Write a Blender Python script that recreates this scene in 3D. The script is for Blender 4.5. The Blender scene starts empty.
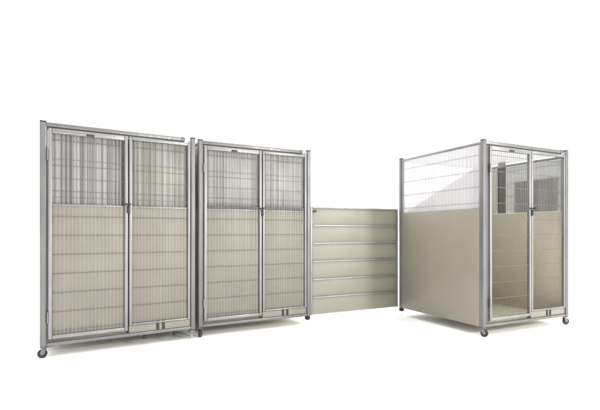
import bpy, bmesh, math, random
from mathutils import Vector, Matrix
random.seed(4)
S = bpy.context.scene
C = S.collection
R = math.radians

# ------------------------------------------------------------------ materials
def new_mat(name):
    m = bpy.data.materials.new(name); m.use_nodes = True
    nt = m.node_tree
    return m, nt, nt.nodes['Principled BSDF']

def noise(nt, scale, detail=4, stretch=(1, 1, 1), rough=.55):
    tc = nt.nodes.new('ShaderNodeTexCoord'); mp = nt.nodes.new('ShaderNodeMapping')
    mp.inputs['Scale'].default_value = stretch
    n = nt.nodes.new('ShaderNodeTexNoise'); n.inputs['Scale'].default_value = scale
    n.inputs['Detail'].default_value = detail; n.inputs['Roughness'].default_value = rough
    nt.links.new(tc.outputs['Object'], mp.inputs[0]); nt.links.new(mp.outputs[0], n.inputs['Vector'])
    return n

def ramp(nt, src, stops):
    r = nt.nodes.new('ShaderNodeValToRGB')
    e = r.color_ramp.elements
    while len(e) < len(stops): e.new(.5)
    for k, (p, c) in enumerate(stops):
        e[k].position = p; e[k].color = (*c, 1)
    nt.links.new(src, r.inputs[0])
    return r

def gray(v): return (v, v, v)

K = .79          # the picture is exposed a third of a stop up, so the paints are that much deeper
def metal(name, col, rough, metallic=.85, vary=.12, bump=.02):
    col = tuple(c * K for c in col)
    m, nt, b = new_mat(name)
    n = noise(nt, 7, 5, (1, 1, .35))
    lo = tuple(c * (1 - vary) for c in col); hi = tuple(min(1, c * (1 + vary)) for c in col)
    r = ramp(nt, n.outputs['Fac'], [(.3, lo), (.7, hi)])
    nt.links.new(r.outputs[0], b.inputs['Base Color'])
    b.inputs['Metallic'].default_value = metallic
    n2 = noise(nt, 60, 3, (1, 1, .1))
    rr = ramp(nt, n2.outputs['Fac'], [(.3, gray(rough - .07)), (.7, gray(rough + .1))])
    nt.links.new(rr.outputs[0], b.inputs['Roughness'])
    bp = nt.nodes.new('ShaderNodeBump'); bp.inputs['Strength'].default_value = bump; bp.inputs['Distance'].default_value = .01
    nt.links.new(n2.outputs['Fac'], bp.inputs['Height']); nt.links.new(bp.outputs[0], b.inputs['Normal'])
    return m

def plastic(name, col, rough, vary=.05, bump=.03, scale=3.5):
    col = tuple(c * K for c in col)
    m, nt, b = new_mat(name)
    n = noise(nt, scale, 6)
    lo = tuple(c * (1 - vary) for c in col); hi = tuple(c * (1 + vary) for c in col)
    r = ramp(nt, n.outputs['Fac'], [(.3, lo), (.7, hi)])
    nt.links.new(r.outputs[0], b.inputs['Base Color'])
    n2 = noise(nt, 140, 2)
    rr = ramp(nt, n.outputs['Fac'], [(.3, gray(rough - .05)), (.7, gray(rough + .08))])
    nt.links.new(rr.outputs[0], b.inputs['Roughness'])
    bp = nt.nodes.new('ShaderNodeBump'); bp.inputs['Strength'].default_value = bump; bp.inputs['Distance'].default_value = .004
    nt.links.new(n2.outputs['Fac'], bp.inputs['Height']); nt.links.new(bp.outputs[0], b.inputs['Normal'])
    return m

def frosted(name, stops, clear, rough=.35, scale=1.0, stretch=(30, 30, .5)):
    m, nt, b = new_mat(name)
    n = noise(nt, scale, 4, stretch)
    r = ramp(nt, n.outputs['Fac'], [(p, tuple(v * K for v in c)) for p, c in stops])
    nt.links.new(r.outputs[0], b.inputs['Base Color'])
    b.inputs['Roughness'].default_value = rough
    tr = nt.nodes.new('ShaderNodeBsdfTransparent')
    mx = nt.nodes.new('ShaderNodeMixShader'); mx.inputs[0].default_value = 1 - clear
    out = nt.nodes['Material Output']
    nt.links.new(tr.outputs[0], mx.inputs[1]); nt.links.new(b.outputs[0], mx.inputs[2]); nt.links.new(mx.outputs[0], out.inputs[0])
    return m

STEEL = metal('galvanised_steel', (.25, .245, .238), .44, .75)
BRIGHT = metal('anodised_aluminium', (.335, .33, .327), .44, .75)
ZINC = metal('zinc_wire', (.40, .385, .35), .5, .5)
SHADEWIRE = metal('shaded_crossing_wire', (.20, .185, .16), .5, .6)  # zinc wire darkened: the unlit undersides are put into the colour
DARK = metal('dark_fitting', (.06, .058, .055), .45, .5)
CREAM = plastic('cream_board', (.288, .267, .216), .45, .08)
INNER = plastic('pale_inner_board', (.62, .575, .45), .4)
PALECREAM = plastic('pale_cream_backdrop', (.66, .66, .55), .45)
GLOSSY = plastic('glossy_cream_board', (.322, .304, .240), .45, .05, .02)
BEIGE = plastic('beige_side_board', (.288, .262, .208), .5, .07, .06, 2.2)
PAN = plastic('cream_floor_pan', (.52, .49, .37), .4)
RUBBER = plastic('black_rubber', (.014, .014, .016), .45)
GREYF = frosted('lilac_reflection_streaks', [(.36, (.17, .160, .165)), (.48, (.32, .304, .308)), (.62, (.60, .58, .60))], .13, .35, 1.0, (52, 52, .15))  # these sheets stand in for the backdrop; streaks painted as reflections
OLIVEF = frosted('warm_reflection_streaks', [(.36, (.21, .20, .18)), (.5, (.32, .31, .28)), (.64, (.52, .505, .475))], .12, .35, 1.0, (50, 50, .15))
NEUTRALF = frosted('neutral_reflection_streaks', [(.34, (.29, .28, .27)), (.5, (.41, .395, .38)), (.66, (.57, .555, .54))], .12, .35, 1.0, (46, 46, .2))
PALEWIRE = metal('pale_coated_wire', (.42, .41, .41), .5, .3)
CREAMWIRE = metal('cream_toned_wire', (.20, .19, .165), .5, .4)
DULL = metal('dull_grey_rail', (.38, .375, .37), .5, .6)
STEM = plastic('white_nylon', (.8, .8, .8), .5)
CLEARF = frosted('pale_frosted_sheet', [(.3, (.70, .68, .70)), (.7, (.76, .745, .76))], .40, .3, 1.0, (6, 6, .8))
PALEF = frosted('light_grey_sheet', [(.3, (.60, .60, .60)), (.7, (.68, .68, .67))], .25, .35, 1.0, (14, 14, .5))

SHADING = frosted('pale_shading_sheet', [(.3, (.66, .66, .65)), (.7, (.74, .74, .73))], .5, .4, 1.0, (3, 3, 3))

def floor_material():
    m, nt, b = new_mat('white_studio_floor')
    n = noise(nt, .8, 5)
    r = ramp(nt, n.outputs['Fac'], [(.3, gray(.93)), (.7, gray(.95))])
    nt.links.new(r.outputs[0], b.inputs['Base Color'])
    b.inputs['Roughness'].default_value = .7
    b.inputs['Specular IOR Level'].default_value = .2
    return m
FLOOR = floor_material()

# ------------------------------------------------------------------ mesh helpers
class MB:
    """collects shapes in kennel-local coordinates and links them as one mesh object"""
    def __init__(s, f=None): s.bm = bmesh.new(); s.f = f or (lambda u, w, z: (u, w, z)); s.mi = 0
    def _map(s, vs):
        for v in vs: v.co = Vector(s.f(*v.co))
    def box(s, x0, x1, y0, y1, z0, z1, bev=.004, seg=2):
        t = bmesh.new(); bmesh.ops.create_cube(t, size=1)
        for v in t.verts:
            v.co = Vector(((x0 + x1) / 2 + v.co.x * (x1 - x0), (y0 + y1) / 2 + v.co.y * (y1 - y0), (z0 + z1) / 2 + v.co.z * (z1 - z0)))
        bev = min(bev, .45 * min(abs(x1 - x0), abs(y1 - y0), abs(z1 - z0)))
        if bev > 0: bmesh.ops.bevel(t, geom=t.edges[:], offset=bev, segments=seg, profile=.5, affect='EDGES')
        s._join(t, bev > 0)
        return s
    def prism(s, pts, y0, y1):
        t = bmesh.new()
        a = [t.verts.new((x, y0, z)) for x, z in pts]; b = [t.verts.new((x, y1, z)) for x, z in pts]
        t.faces.new(a); t.faces.new(b[::-1])
        n = len(pts)
        for i in range(n): t.faces.new((a[i], b[i], b[(i + 1) % n], a[(i + 1) % n]))
        s._join(t, False); return s
    def bar(s, p, q, r, n=6, r2=None):
        p, q = Vector(p), Vector(q); d = q - p
        t = bmesh.new()
        bmesh.ops.create_cone(t, cap_ends=True, segments=n, radius1=r, radius2=r2 if r2 is not None else r, depth=d.length)
        M = Matrix.Translation((p + q) / 2) @ d.to_track_quat('Z', 'Y').to_matrix().to_4x4()
        bmesh.ops.transform(t, matrix=M, verts=t.verts)
        s._join(t, True); return s
    def lathe(s, prof, M, n=28):
        """profile (radius, height) spun round local Z, placed by M"""
        t = bmesh.new(); rings = []
        for r, h in prof:
            rings.append([t.verts.new((r * math.cos(2 * math.pi * k / n), r * math.sin(2 * math.pi * k / n), h)) for k in range(n)])
        for a, b in zip(rings, rings[1:]):
            for k in range(n): t.faces.new((a[k], a[(k + 1) % n], b[(k + 1) % n], b[k]))
        t.faces.new(rings[0][::-1]); t.faces.new(rings[-1])
        bmesh.ops.transform(t, matrix=M, verts=t.verts)
        s._join(t, True); return s
    def _join(s, t, smooth):
        s._map(t.verts)
        bmesh.ops.recalc_face_normals(t, faces=t.faces[:])
        for f in t.faces: f.smooth = smooth; f.material_index = s.mi
        me = bpy.data.meshes.new('tmp'); t.to_mesh(me); t.free()
        s.bm.from_mesh(me); bpy.data.meshes.remove(me)
    def build(s, name, mats, parent=None):
        me = bpy.data.meshes.new(name); s.bm.to_mesh(me); s.bm.free()
        for m in (mats if isinstance(mats, (list, tuple)) else [mats]): me.materials.append(m)
        if hasattr(me, 'set_sharp_from_angle'): me.set_sharp_from_angle(angle=R(38))
        o = bpy.data.objects.new(name, me); C.objects.link(o)
        if parent: o.parent = parent
        return o

def tag(o, label=None, cat=None, group=None, kind=None):
    for k, v in (('label', label), ('category', cat), ('group', group), ('kind', kind)):
        if v: o[k] = v
    return o

def empty(name, loc, rz):
    o = bpy.data.objects.new(name, None); C.objects.link(o)
    o.location = loc; o.rotation_euler = (0, 0, rz); o.empty_display_size = .2
    return o

# ------------------------------------------------------------------ camera and the photo's geometry
F = 434.0; CX = 300.0; HY = 231.8; H = 1.83; EYE = 1.023
cam = bpy.data.cameras.new('camera'); co = bpy.data.objects.new('camera', cam); C.objects.link(co)
co.location = (0, 0, EYE); co.rotation_euler = (R(90), 0, 0)
cam.sensor_width = 36; cam.lens = F / 600 * 36; cam.shift_y = (HY - 205) / 600
cam.clip_end = 500; cam.clip_start = .05
S.camera = co
def at(x, h):
    Y = F * H / h
    return Vector(((x - CX) / F * Y, Y, 0))

Z0, Z1 = .09, .09 + H          # underside and top of the posts
SPLIT = 1.252                   # top of the solid lower boards
P = .042                        # corner post width

# ------------------------------------------------------------------ kennel pieces
def wires(f, u0, u1, z0, z1, w, pv=.0285, ph=.157, hz=.208, rv=.0021, rh=.0025):
    m = MB(f)
    n = max(2, round((u1 - u0) / pv)); m.mi = 0
    for k in range(1, n):
        u = u0 + (u1 - u0) * k / n + random.uniform(-.0012, .0012)
        m.bar((u, w, z0), (u + random.uniform(-.001, .001), w, z1), rv)
    m.mi = 1
    z = hz
    while z < z1 - .01:
        if z > z0 + .01: m.bar((u0, w + rv + rh * .7, z), (u1, w + rv + rh * .7, z + random.uniform(-.002, .002)), rh)
        z += ph
    return m

def frame(f, u0, u1, z0, z1, w0, w1, t=.03, tt=None, bev=.006, tb=None):
    """a welded rectangular tube frame: two stiles, rails butted between them"""
    m = MB(f); tt = tt or t
    m.box(u0, u0 + t, w0, w1, z0, z1, bev); m.box(u1 - t, u1, w0, w1, z0, z1, bev)
    m.box(u0 + t, u1 - t, w0 + .001, w1 - .001, z1 - tt, z1, bev); m.box(u0 + t, u1 - t, w0 + .001, w1 - .001, z0, z0 + (tb or t + .004), bev)
    return m

def caster(root, x, y, swivel, k=1.0):
    Mz = Matrix.Translation((x, y, 0)) @ Matrix.Rotation(swivel, 4, 'Z')
    g = lambda u, w, z: tuple(Mz @ Vector((u, w, z)))
    r = .036
    b = MB(g)
    b.box(-.028, .028, -.028, .028, .0815, .0895, .003)
    b.bar((0, 0, .070), (0, 0, .083), .016, 16)
    for s in (-1, 1):                                   # the two cheeks of the fork reach back to the axle
        c = MB(g); y0, y1 = s * .0165, s * .0205
        pts = [(-.016, .074), (.016, .074), (.004, .036), (-.006, .026), (-.022, .028), (-.027, .040)]
        b.prism([(px - .0, pz) for px, pz in pts], min(y0, y1), max(y0, y1))
        c.bm.free()
    b.box(-.017, .017, -.0205, .0205, .070, .0745, .002)
    b.bar((-.014, -.024, r), (-.014, .024, r), .006, 10)
    o = b.build('caster', STEEL, root)
    wl = MB(g)
    M = Matrix.Translation((-.014, 0, r)) @ Matrix.Rotation(R(90), 4, 'X')
    wl.lathe([(.012, -.0145), (.027, -.0125), (.0335, -.0115), (.036, -.007), (.036, .007), (.0335, .0115), (.027, .0125), (.012, .0145)], M)
    wo = wl.build('wheel', RUBBER, o)
    hb = MB(g)
    return o

def levelling_foot(root, x, y, pad=None):
    m = MB(); m.mi = 0
    m.lathe([(.014, .050), (.027, .055), (.032, .068), (.030, .086), (.012, .0895)], Matrix.Translation((x, y, 0)), 20)
    m.mi = 1
    m.bar((x, y, .006), (x, y, .052), .0035, 10)
    m.lathe([(.022, .0005), (.022, .004), (.008, .0075)], Matrix.Translation((x, y, 0)), 20)
    return m.build('levelling_foot', [pad or RUBBER, STEM], root)

def rail_bumper(root, x, y, r=.02):
    m = MB()
    m.lathe([(r * .55, .058), (r * .9, .062), (r, .074), (r * .9, .088), (r * .5, .0925)], Matrix.Translation((x, y, 0)), 18)
    return m.build('bumper', RUBBER, root)

def post(root, x0, y0, sx=1, sy=1, name='corner_post'):
    m = MB()
    xs = sorted((x0, x0 + sx * P)); ys = sorted((y0, y0 + sy * P))
    m.box(xs[0], xs[1], ys[0], ys[1], Z0, Z1 - .006, .006, 3)
    # shallow extrusion ribs along the outward faces
    cx, cy = sum(xs) / 2, sum(ys) / 2
    yo = y0 - sy * .002; xo = x0 - sx * .002
    for d in (-.010, .010):
        m.box(cx + d - .0035, cx + d + .0035, *sorted((yo, y0 + sy * .004)), Z0 + .004, Z1 - .012, .0015, 1)
        m.box(*sorted((xo, x0 + sx * .004)), cy + d - .0035, cy + d + .0035, Z0 + .004, Z1 - .012, .0015, 1)
    o = m.build(name, STEEL, root)
    c = MB(); c.box(xs[0] - .003, xs[1] + .003, ys[0] - .003, ys[1] + .003, Z1 - .006, Z1 + .002, .003)
    c.build('end_cap', DARK, o)
    return o

def latch(door, u, z, dark=DARK):
    m = MB()
    m.box(u - .018, u + .040, -.020, -.0005, z - .004, z + .008, .003)            # slide bolt
    m.box(u + .006, u + .030, -.012, -.0005, z - .075, z - .012, .003)            # keeper plate
    m.bar((u + .018, -.045, z + .002), (u + .018, -.019, z + .002), .006, 12)
    m.bar((u + .018, -.052, z + .002), (u + .018, -.044, z + .002), .010, 12)
    m.box(u + .010, u + .026, -.022, -.0115, z - .030, z - .018, .003)
    m.box(u + .010, u + .026, -.022, -.0115, z - .062, z - .050, .003)
    return m.build('latch', dark, door)

def kennel(name, loc, ang, W, D, d0, sheets=(None, None), trim=False, see_in=False, skew=0):
    VW, HW, rr = (CREAMWIRE, CREAMWIRE, .0011) if see_in else (ZINC, SHADEWIRE, .0018)
    k = empty(name, loc, ang)
    zt = Z1 - .006
    for (x, y, sx, sy) in ((0, 0, 1, 1), (W, 0, -1, 1), (skew, D, 1, -1), (W, D, -1, -1)): post(k, x, y, sx, sy)
    # ---- front opening: head and sill rails
    gap = .100
    m = MB(); m.box(P, W - gap, .003, .038, zt - .036, zt, .006)
    o = m.build('top_rail', STEEL, k)
    c = MB(); c.box(W - gap - .035, W - gap + .003, .001, .040, zt - .038, zt + .003, .004); c.build('end_plug', DARKSTRIP, o)
    m = MB(); m.box(P, W - P, .003, .038, Z0 + .003, Z0 + .032, .006); m.build('bottom_rail', STEEL, k)
    m = MB(); m.prism([(W - P - .030, zt - .050), (W - P, zt - .012), (W - P, zt - .028), (W - P - .016, zt - .050)], .008, .030)
    m.build('gusset', STEEL, k)
    # dark strips put in for the shade in the gaps around the door
    m = MB(); m.box(P + .002, d0 - .002, .014, .036, Z0 + .042, zt - .038, .002); m.build('hinge_gap_shade', DARKSTRIP, k)
    m = MB(); m.box(P + .003, W - gap, .016, .034, zt - .060, zt - .037, .002); m.build('head_gap_shade', DARKSTRIP, k)
    m = MB(); m.box(d0 + .598, d0 + .632, .0365, .044, Z0 + .034, zt - .062, .002); m.build('mid_gap_shade', DARKSTRIP, k)
    # ---- door
    dz0, dz1 = Z0 + .058, zt - .046
    d1 = d0 + .611
    door = frame(None, d0, d1, dz0, dz1, 0, .032, .028, .042).build('door', BRIGHT, k)
    ia, ib, za, zb = d0 + .028, d1 - .028, dz0 + .032, dz1 - .042
    wires(None, ia, ib, za, zb, .009, rv=rr).build('wire_mesh', [VW, HW], door)
    if not see_in:
        m = MB(); m.box(ia + .001, ib - .001, .0235, .0315, za + .001, SPLIT, .002); m.build('lower_board', CREAM, door)
        wires(None, ia, ib, SPLIT + .006, zb - .001, .040, .0305, .21, SPLIT + .11, .0019, .0019).build('inner_bars', [ZINC, SHADEWIRE], door)
        m = MB(); m.box(ia - .012, ib + .012, .052, .056, SPLIT - .03, zb + .02, .001); m.build('upper_sheet', sheets[0], door)  # added sheet standing for the grey backdrop behind the bars
        m = MB(); m.box(ia + .001, ib - .001, .0185, .0225, SPLIT - .014, SPLIT + .001, .001); m.build('board_lip', BRIGHT, door)
        if trim: add_ribs(door, ia, ib)
    um = d0 + .31
    latch(door, d1 - .014, SPLIT + .012)
    m = MB(); m.box(um - .030, um + .032, -.010, -.0005, dz1 - .040, dz1 - .022, .004)
    m.box(um - .022, um + .024, -.016, -.0095, dz1 - .036, dz1 - .027, .002); m.build('door_stop', DARK, door)
    for z in (dz0 + .18, dz1 - .22):
        m = MB(); m.bar((d0 - .004, -.004, z - .045), (d0 - .004, -.004, z + .045), .006, 12); m.build('hinge', STEEL, door)
    # ---- fixed front panel beside the door
    f0, f1 = d1 + .010, W - P - .006
    kz = Z0 + .118
    fx = frame(None, f0, f1, kz - .018, dz1, .002, .034, .024, .030, tb=.018).build('fixed_panel', BRIGHT, k)
    ja, jb = f0 + .024, f1 - .024
    zc = kz
    wires(None, ja, jb, zc, dz1 - .030, .011, rv=rr).build('wire_mesh', [VW, SHADEWIRE], fx)
    if not see_in:
        m = MB(); m.box(ja + .001, jb - .001, .0245, .0325, zc + .001, SPLIT, .002); m.build('lower_board', CREAM, fx)
        wires(None, ja, jb, SPLIT + .006, dz1 - .031, .040, .0305, .21, SPLIT + .11, .0019, .0019).build('inner_bars', [ZINC, SHADEWIRE], fx)
        m = MB(); m.box(ja - .012, jb + .012, .052, .056, SPLIT - .03, dz1 - .012, .001); m.build('upper_sheet', sheets[1], fx)
        m = MB(); m.box(ja + .001, jb - .001, .0195, .0235, SPLIT - .014, SPLIT + .001, .001); m.build('board_lip', BRIGHT, fx)
        if trim: add_ribs(fx, ja, jb)
    m = MB(); m.box(f0, f1, .012, .030, Z0 + .034, kz - .020, .003); kp = m.build('kick_board', CREAM, k)
    uc = f0 + (f1 - f0) * .50
    m = MB()
    for s in (-.038, .014): m.box(uc + s, uc + s + .024, .004, .0125, Z0 + .040, kz + .002, .003)
    m.build('drain_latch', DARK, kp)
    return k, f0, f1

def add_ribs(par, a, b):
    """dark ribbed strip along the top of the lower board"""
    m = MB(); m.box(a + .001, b - .001, .0145, .0225, SPLIT + .004, SPLIT + .030, .003)
    n = int((b - a) / .02)
    for i in range(n):
        u = a + .006 + i * .02
        m.box(u, u + .010, .0125, .0150, SPLIT - .002, SPLIT + .032 + random.uniform(-.003, .004), .002, 1)
    m.build('ribbed_strip', DARKRIBS, par)

DARKSTRIP = metal('plug_and_gap_shade_grey', (.16, .155, .145), .5, .6)
DARKRIBS = plastic('dark_grey_ribs', (.10, .10, .095), .55)

def wall(k, f, u0, u1, low, high, toprail=.03, rail_z=None, mesh=True, name='side_wall', outer=True):
    """side or back wall: a top rail, a sill, a solid board below and a frosted sheet with wire above"""
    zt = rail_z or (Z1 - .014)
    m = MB(f)
    m.box(u0, u1, .006, .034, zt - toprail, zt, .005)
    m.box(u0, u1, .006, .034, Z0 + .003, Z0 + .030, .005)
    m.box(u0 + .001, u0 + .025, .007, .033, Z0 + .031, zt - toprail - .001, .005)
    m.box(u1 - .025, u1 - .001, .007, .033, Z0 + .031, zt - toprail - .001, .005)
    o = m.build(name, BRIGHT, k)
    a, b = u0 + .026, u1 - .026
    m = MB(f); m.box(a - .018, b + .018, .0015 if outer else .0345, .0065 if outer else .0395, Z0 + .006, SPLIT, .002); m.build('lower_board', low, o)
    if high:
        m = MB(f); m.box(a, b, .014, .017, SPLIT + .002, zt - toprail - .002, .001); m.build('upper_sheet', high, o)
    if mesh:
        wires(f, a, b, SPLIT, zt - toprail, .008 if outer else .022, .05, rv=.0007, rh=.0019).build('wire_mesh', [PALEWIRE, PALEWIRE], o)
    return o

def walls_for(k, W, D, low, high, right_high=None, right_rail=None, back_high=None, skew=0):
    L = lambda u, w, z: (w + skew * u / D, u, z)
    Rr = lambda u, w, z: (W - w, u, z)
    B = lambda u, w, z: (u, D - w, z)
    b0 = P + skew + .001
    a = wall(k, L, P + .001, D - P - .001, low, high, .026)
    b = wall(k, Rr, P + .001, D - P - .001, INNER, right_high, .03, right_rail, outer=False)
    c = wall(k, B, b0, W - P - .001, INNER, back_high, .03, name='back_wall')
    m = MB(); m.box(P + .004, W - P - .004, .045, D - .045, Z0 + .004, Z0 + .016, .004); m.build('floor_pan', PAN, k)
    return a, b, c

# ------------------------------------------------------------------ the three kennels
def place(xl, hl, xr, hr):
    a, b = at(xl, hl), at(xr, hr); d = b - a
    return a, math.atan2(d.y, d.x), d.length
GROUP = 'wheeled dog kennels in the row'

a, g, W = place(40.0, 227.9, 195.4, 191.5)
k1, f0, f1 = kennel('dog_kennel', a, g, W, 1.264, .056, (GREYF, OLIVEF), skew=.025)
tag(k1, 'dog kennel at the far left with lilac grey backdrop sheets and one front caster', 'kennel', GROUP)
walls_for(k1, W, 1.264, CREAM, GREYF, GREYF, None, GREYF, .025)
caster(k1, .030, .026, R(-12)); caster(k1, .14, 1.18, R(200)); caster(k1, W - .03, 1.235, R(110))
rail_bumper(k1, f0 + .133, .016, .022); rail_bumper(k1, f0 + .407, .020, .022)
levelling_foot(k1, W - .026, .026, STEEL)
m = MB(); m.box(.002, .125, .006, .040, .0805, .0945, .004); m.build('caster_plate', STEEL, k1)

a, g, W = place(198.5, 189.2, 310.8, 165.8)
k2, f0, f1 = kennel('dog_kennel', a, g, W, 1.264, .056, (NEUTRALF, NEUTRALF), trim=True)
tag(k2, 'dog kennel left of the low divider, dark ribbed strip across its front', 'kennel', GROUP)
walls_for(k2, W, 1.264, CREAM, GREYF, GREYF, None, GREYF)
caster(k2, .028, .026, R(62)); caster(k2, .03, 1.235, R(80)); caster(k2, W - .03, 1.235, R(20))
levelling_foot(k2, W - .026, .026)
K2R = at(310.8, 165.8)

a, g, W = place(483.6, 189.3, 568.6, 166.1)
D3 = 1.264
k3, f0, f1 = kennel('dog_kennel', a, g, W, D3, .092, see_in=True)
tag(k3, 'dog kennel at the right end, plain beige side board and see-through wire door', 'kennel', GROUP)
lw, rw, bw = walls_for(k3, W, D3, BEIGE, CLEARF, PALEF, Z1 - .055, None)  # right upper sheet stands for the grey backdrop beyond the mesh
# leftover studio backdrop, rebuilt as added pieces on the back and right walls
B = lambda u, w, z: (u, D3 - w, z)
m = MB(B); m.prism([(.075, SPLIT + .003), (W - .07, SPLIT + .003), (W - .07, Z1 - .05)], .012, .020); m.build('diagonal_backdrop', PALECREAM, bw)
Rr = lambda u, w, z: (W - w, u, z)
m = MB(Rr); m.box(.785, .895, .0185, .0215, SPLIT + .004, Z1 - .012, .001); m.build('backdrop_strip', metal('plum_grey_strip', (.17, .15, .16), .5, .2), rw)
m = MB(Rr); m.box(.90, 1.19, .036, .042, SPLIT + .004, Z1 - .09, .002); m.build('backdrop_corner', PALECREAM, rw)
m = MB(Rr); m.mi = 0; m.box(.10, .64, .036, .041, SPLIT + .004, 1.63, .001)
m.mi = 1; u = .105
while u < .63:
    wd = random.choice((.008, .012, .018)); m.box(u, u + wd, .0405, .047, SPLIT + .004, 1.632, .002, 1); u += wd + random.choice((.014, .018, .026))
m.build('backdrop_bars', [metal('slate_backdrop', (.34, .35, .355), .5, .15), ZINC], rw)
m = MB(); m.box(P + .004, W - P - .004, .045, D3 - .045, Z1 - .046, Z1 - .041, .002); m.build('added_shading_sheet', SHADING, k3)  # added overhead sheet: fills the white above and shades the inside
caster(k3, .024, .030, R(125)); caster(k3, W - .030, .026, R(160)); caster(k3, W - .03, D3 - .03, R(20))
levelling_foot(k3, .022, D3 - .022)
K3B = k3.location + Matrix.Rotation(g, 3, 'Z') @ Vector((0, D3, 0))

# ------------------------------------------------------------------ the divider between the kennels
d = K3B - K2R; ang = math.atan2(d.y, d.x); L = d.length
n = Vector((-math.sin(ang), math.cos(ang), 0))
dv = empty('divider_panel', K2R + n * .012 + Vector((math.cos(ang), math.sin(ang), 0)) * .004, ang)
tag(dv, 'low cream divider of six glossy boards with dark rails between two kennels', 'divider')
DZ0, DZ1 = .098, 1.302
L -= .006
m = MB(); m.box(0, .028, 0, .034, DZ0, DZ1, .005); m.build('stile', BRIGHT, dv)
m = MB(); m.box(L - .028, L, 0, .034, DZ0, DZ1, .005); m.build('stile', BRIGHT, dv)
step = (DZ1 - DZ0) / 6
for i in range(6):
    z0, z1 = DZ0 + i * step, DZ0 + (i + 1) * step
    m = MB(); m.box(.0285, L - .0285, .012 + random.uniform(-.0006, .0006), .024, z0 + .002, z1 - .018, .003); m.build('board', GLOSSY, dv)
    m = MB(); m.box(.0285, L - .0285, -.004, .030, z1 - .0175, z1 + .0015 if i < 5 else z1, .004); m.build('rail', DULL, dv)
m = MB(); m.box(.032, .075, -.012, .0115, DZ1 - .058, DZ1 - .042, .004); m.bar((.05, -.03, DZ1 - .05), (.05, -.011, DZ1 - .05), .005, 10); m.build('latch', DARK, dv)

# ------------------------------------------------------------------ floor, light
m = MB(); v = [m.bm.verts.new(p) for p in ((-200, -60, 0), (200, -60, 0), (200, 400, 0), (-200, 400, 0))]; m.bm.faces.new(v)
tag(m.build('floor', FLOOR), kind='structure')

w = bpy.data.worlds.new('World'); S.world = w; w.use_nodes = True
nt = w.node_tree; bg = nt.nodes['Background']
tc = nt.nodes.new('ShaderNodeTexCoord'); sx = nt.nodes.new('ShaderNodeSeparateXYZ'); nt.links.new(tc.outputs['Generated'], sx.inputs[0])
def mrange(src, a, b, lo, hi):
    q = nt.nodes.new('ShaderNodeMapRange'); q.interpolation_type = 'SMOOTHSTEP'
    for i, v in zip((1, 2, 3, 4), (a, b, lo, hi)): q.inputs[i].default_value = v
    nt.links.new(src, q.inputs[0]); return q.outputs[0]
def madd(a, b):
    q = nt.nodes.new('ShaderNodeMath'); q.operation = 'ADD'; nt.links.new(a, q.inputs[0]); nt.links.new(b, q.inputs[1]); return q.outputs[0]
st = madd(madd(mrange(sx.outputs['Y'], -.25, .45, .37, 1.55), mrange(sx.outputs['Z'], .1, .9, 0, 1.8)), mrange(sx.outputs['X'], -.2, .9, 0, .25))
nt.links.new(st, bg.inputs['Strength']); bg.inputs['Color'].default_value = (1, 1, 1, 1)

def area(name, loc, target, size, power, col=(1, 1, 1)):
    l = bpy.data.lights.new(name, 'AREA'); l.shape = 'RECTANGLE'; l.size, l.size_y = size; l.energy = power; l.color = col
    o = bpy.data.objects.new(name, l); C.objects.link(o); o.location = loc
    o.rotation_euler = (Vector(target) - Vector(loc)).to_track_quat('-Z', 'Y').to_euler()
area('softbox', (5.6, .3, 2.7), (.2, 4.6, .9), (.6, .55), 210, (1, .985, .96))

S.view_settings.view_transform = 'Standard'; S.view_settings.look = 'None'; S.view_settings.exposure = .35; S.view_settings.gamma = 1
S.render.engine = 'CYCLES'; S.cycles.max_bounces = 10; S.cycles.transparent_max_bounces = 24
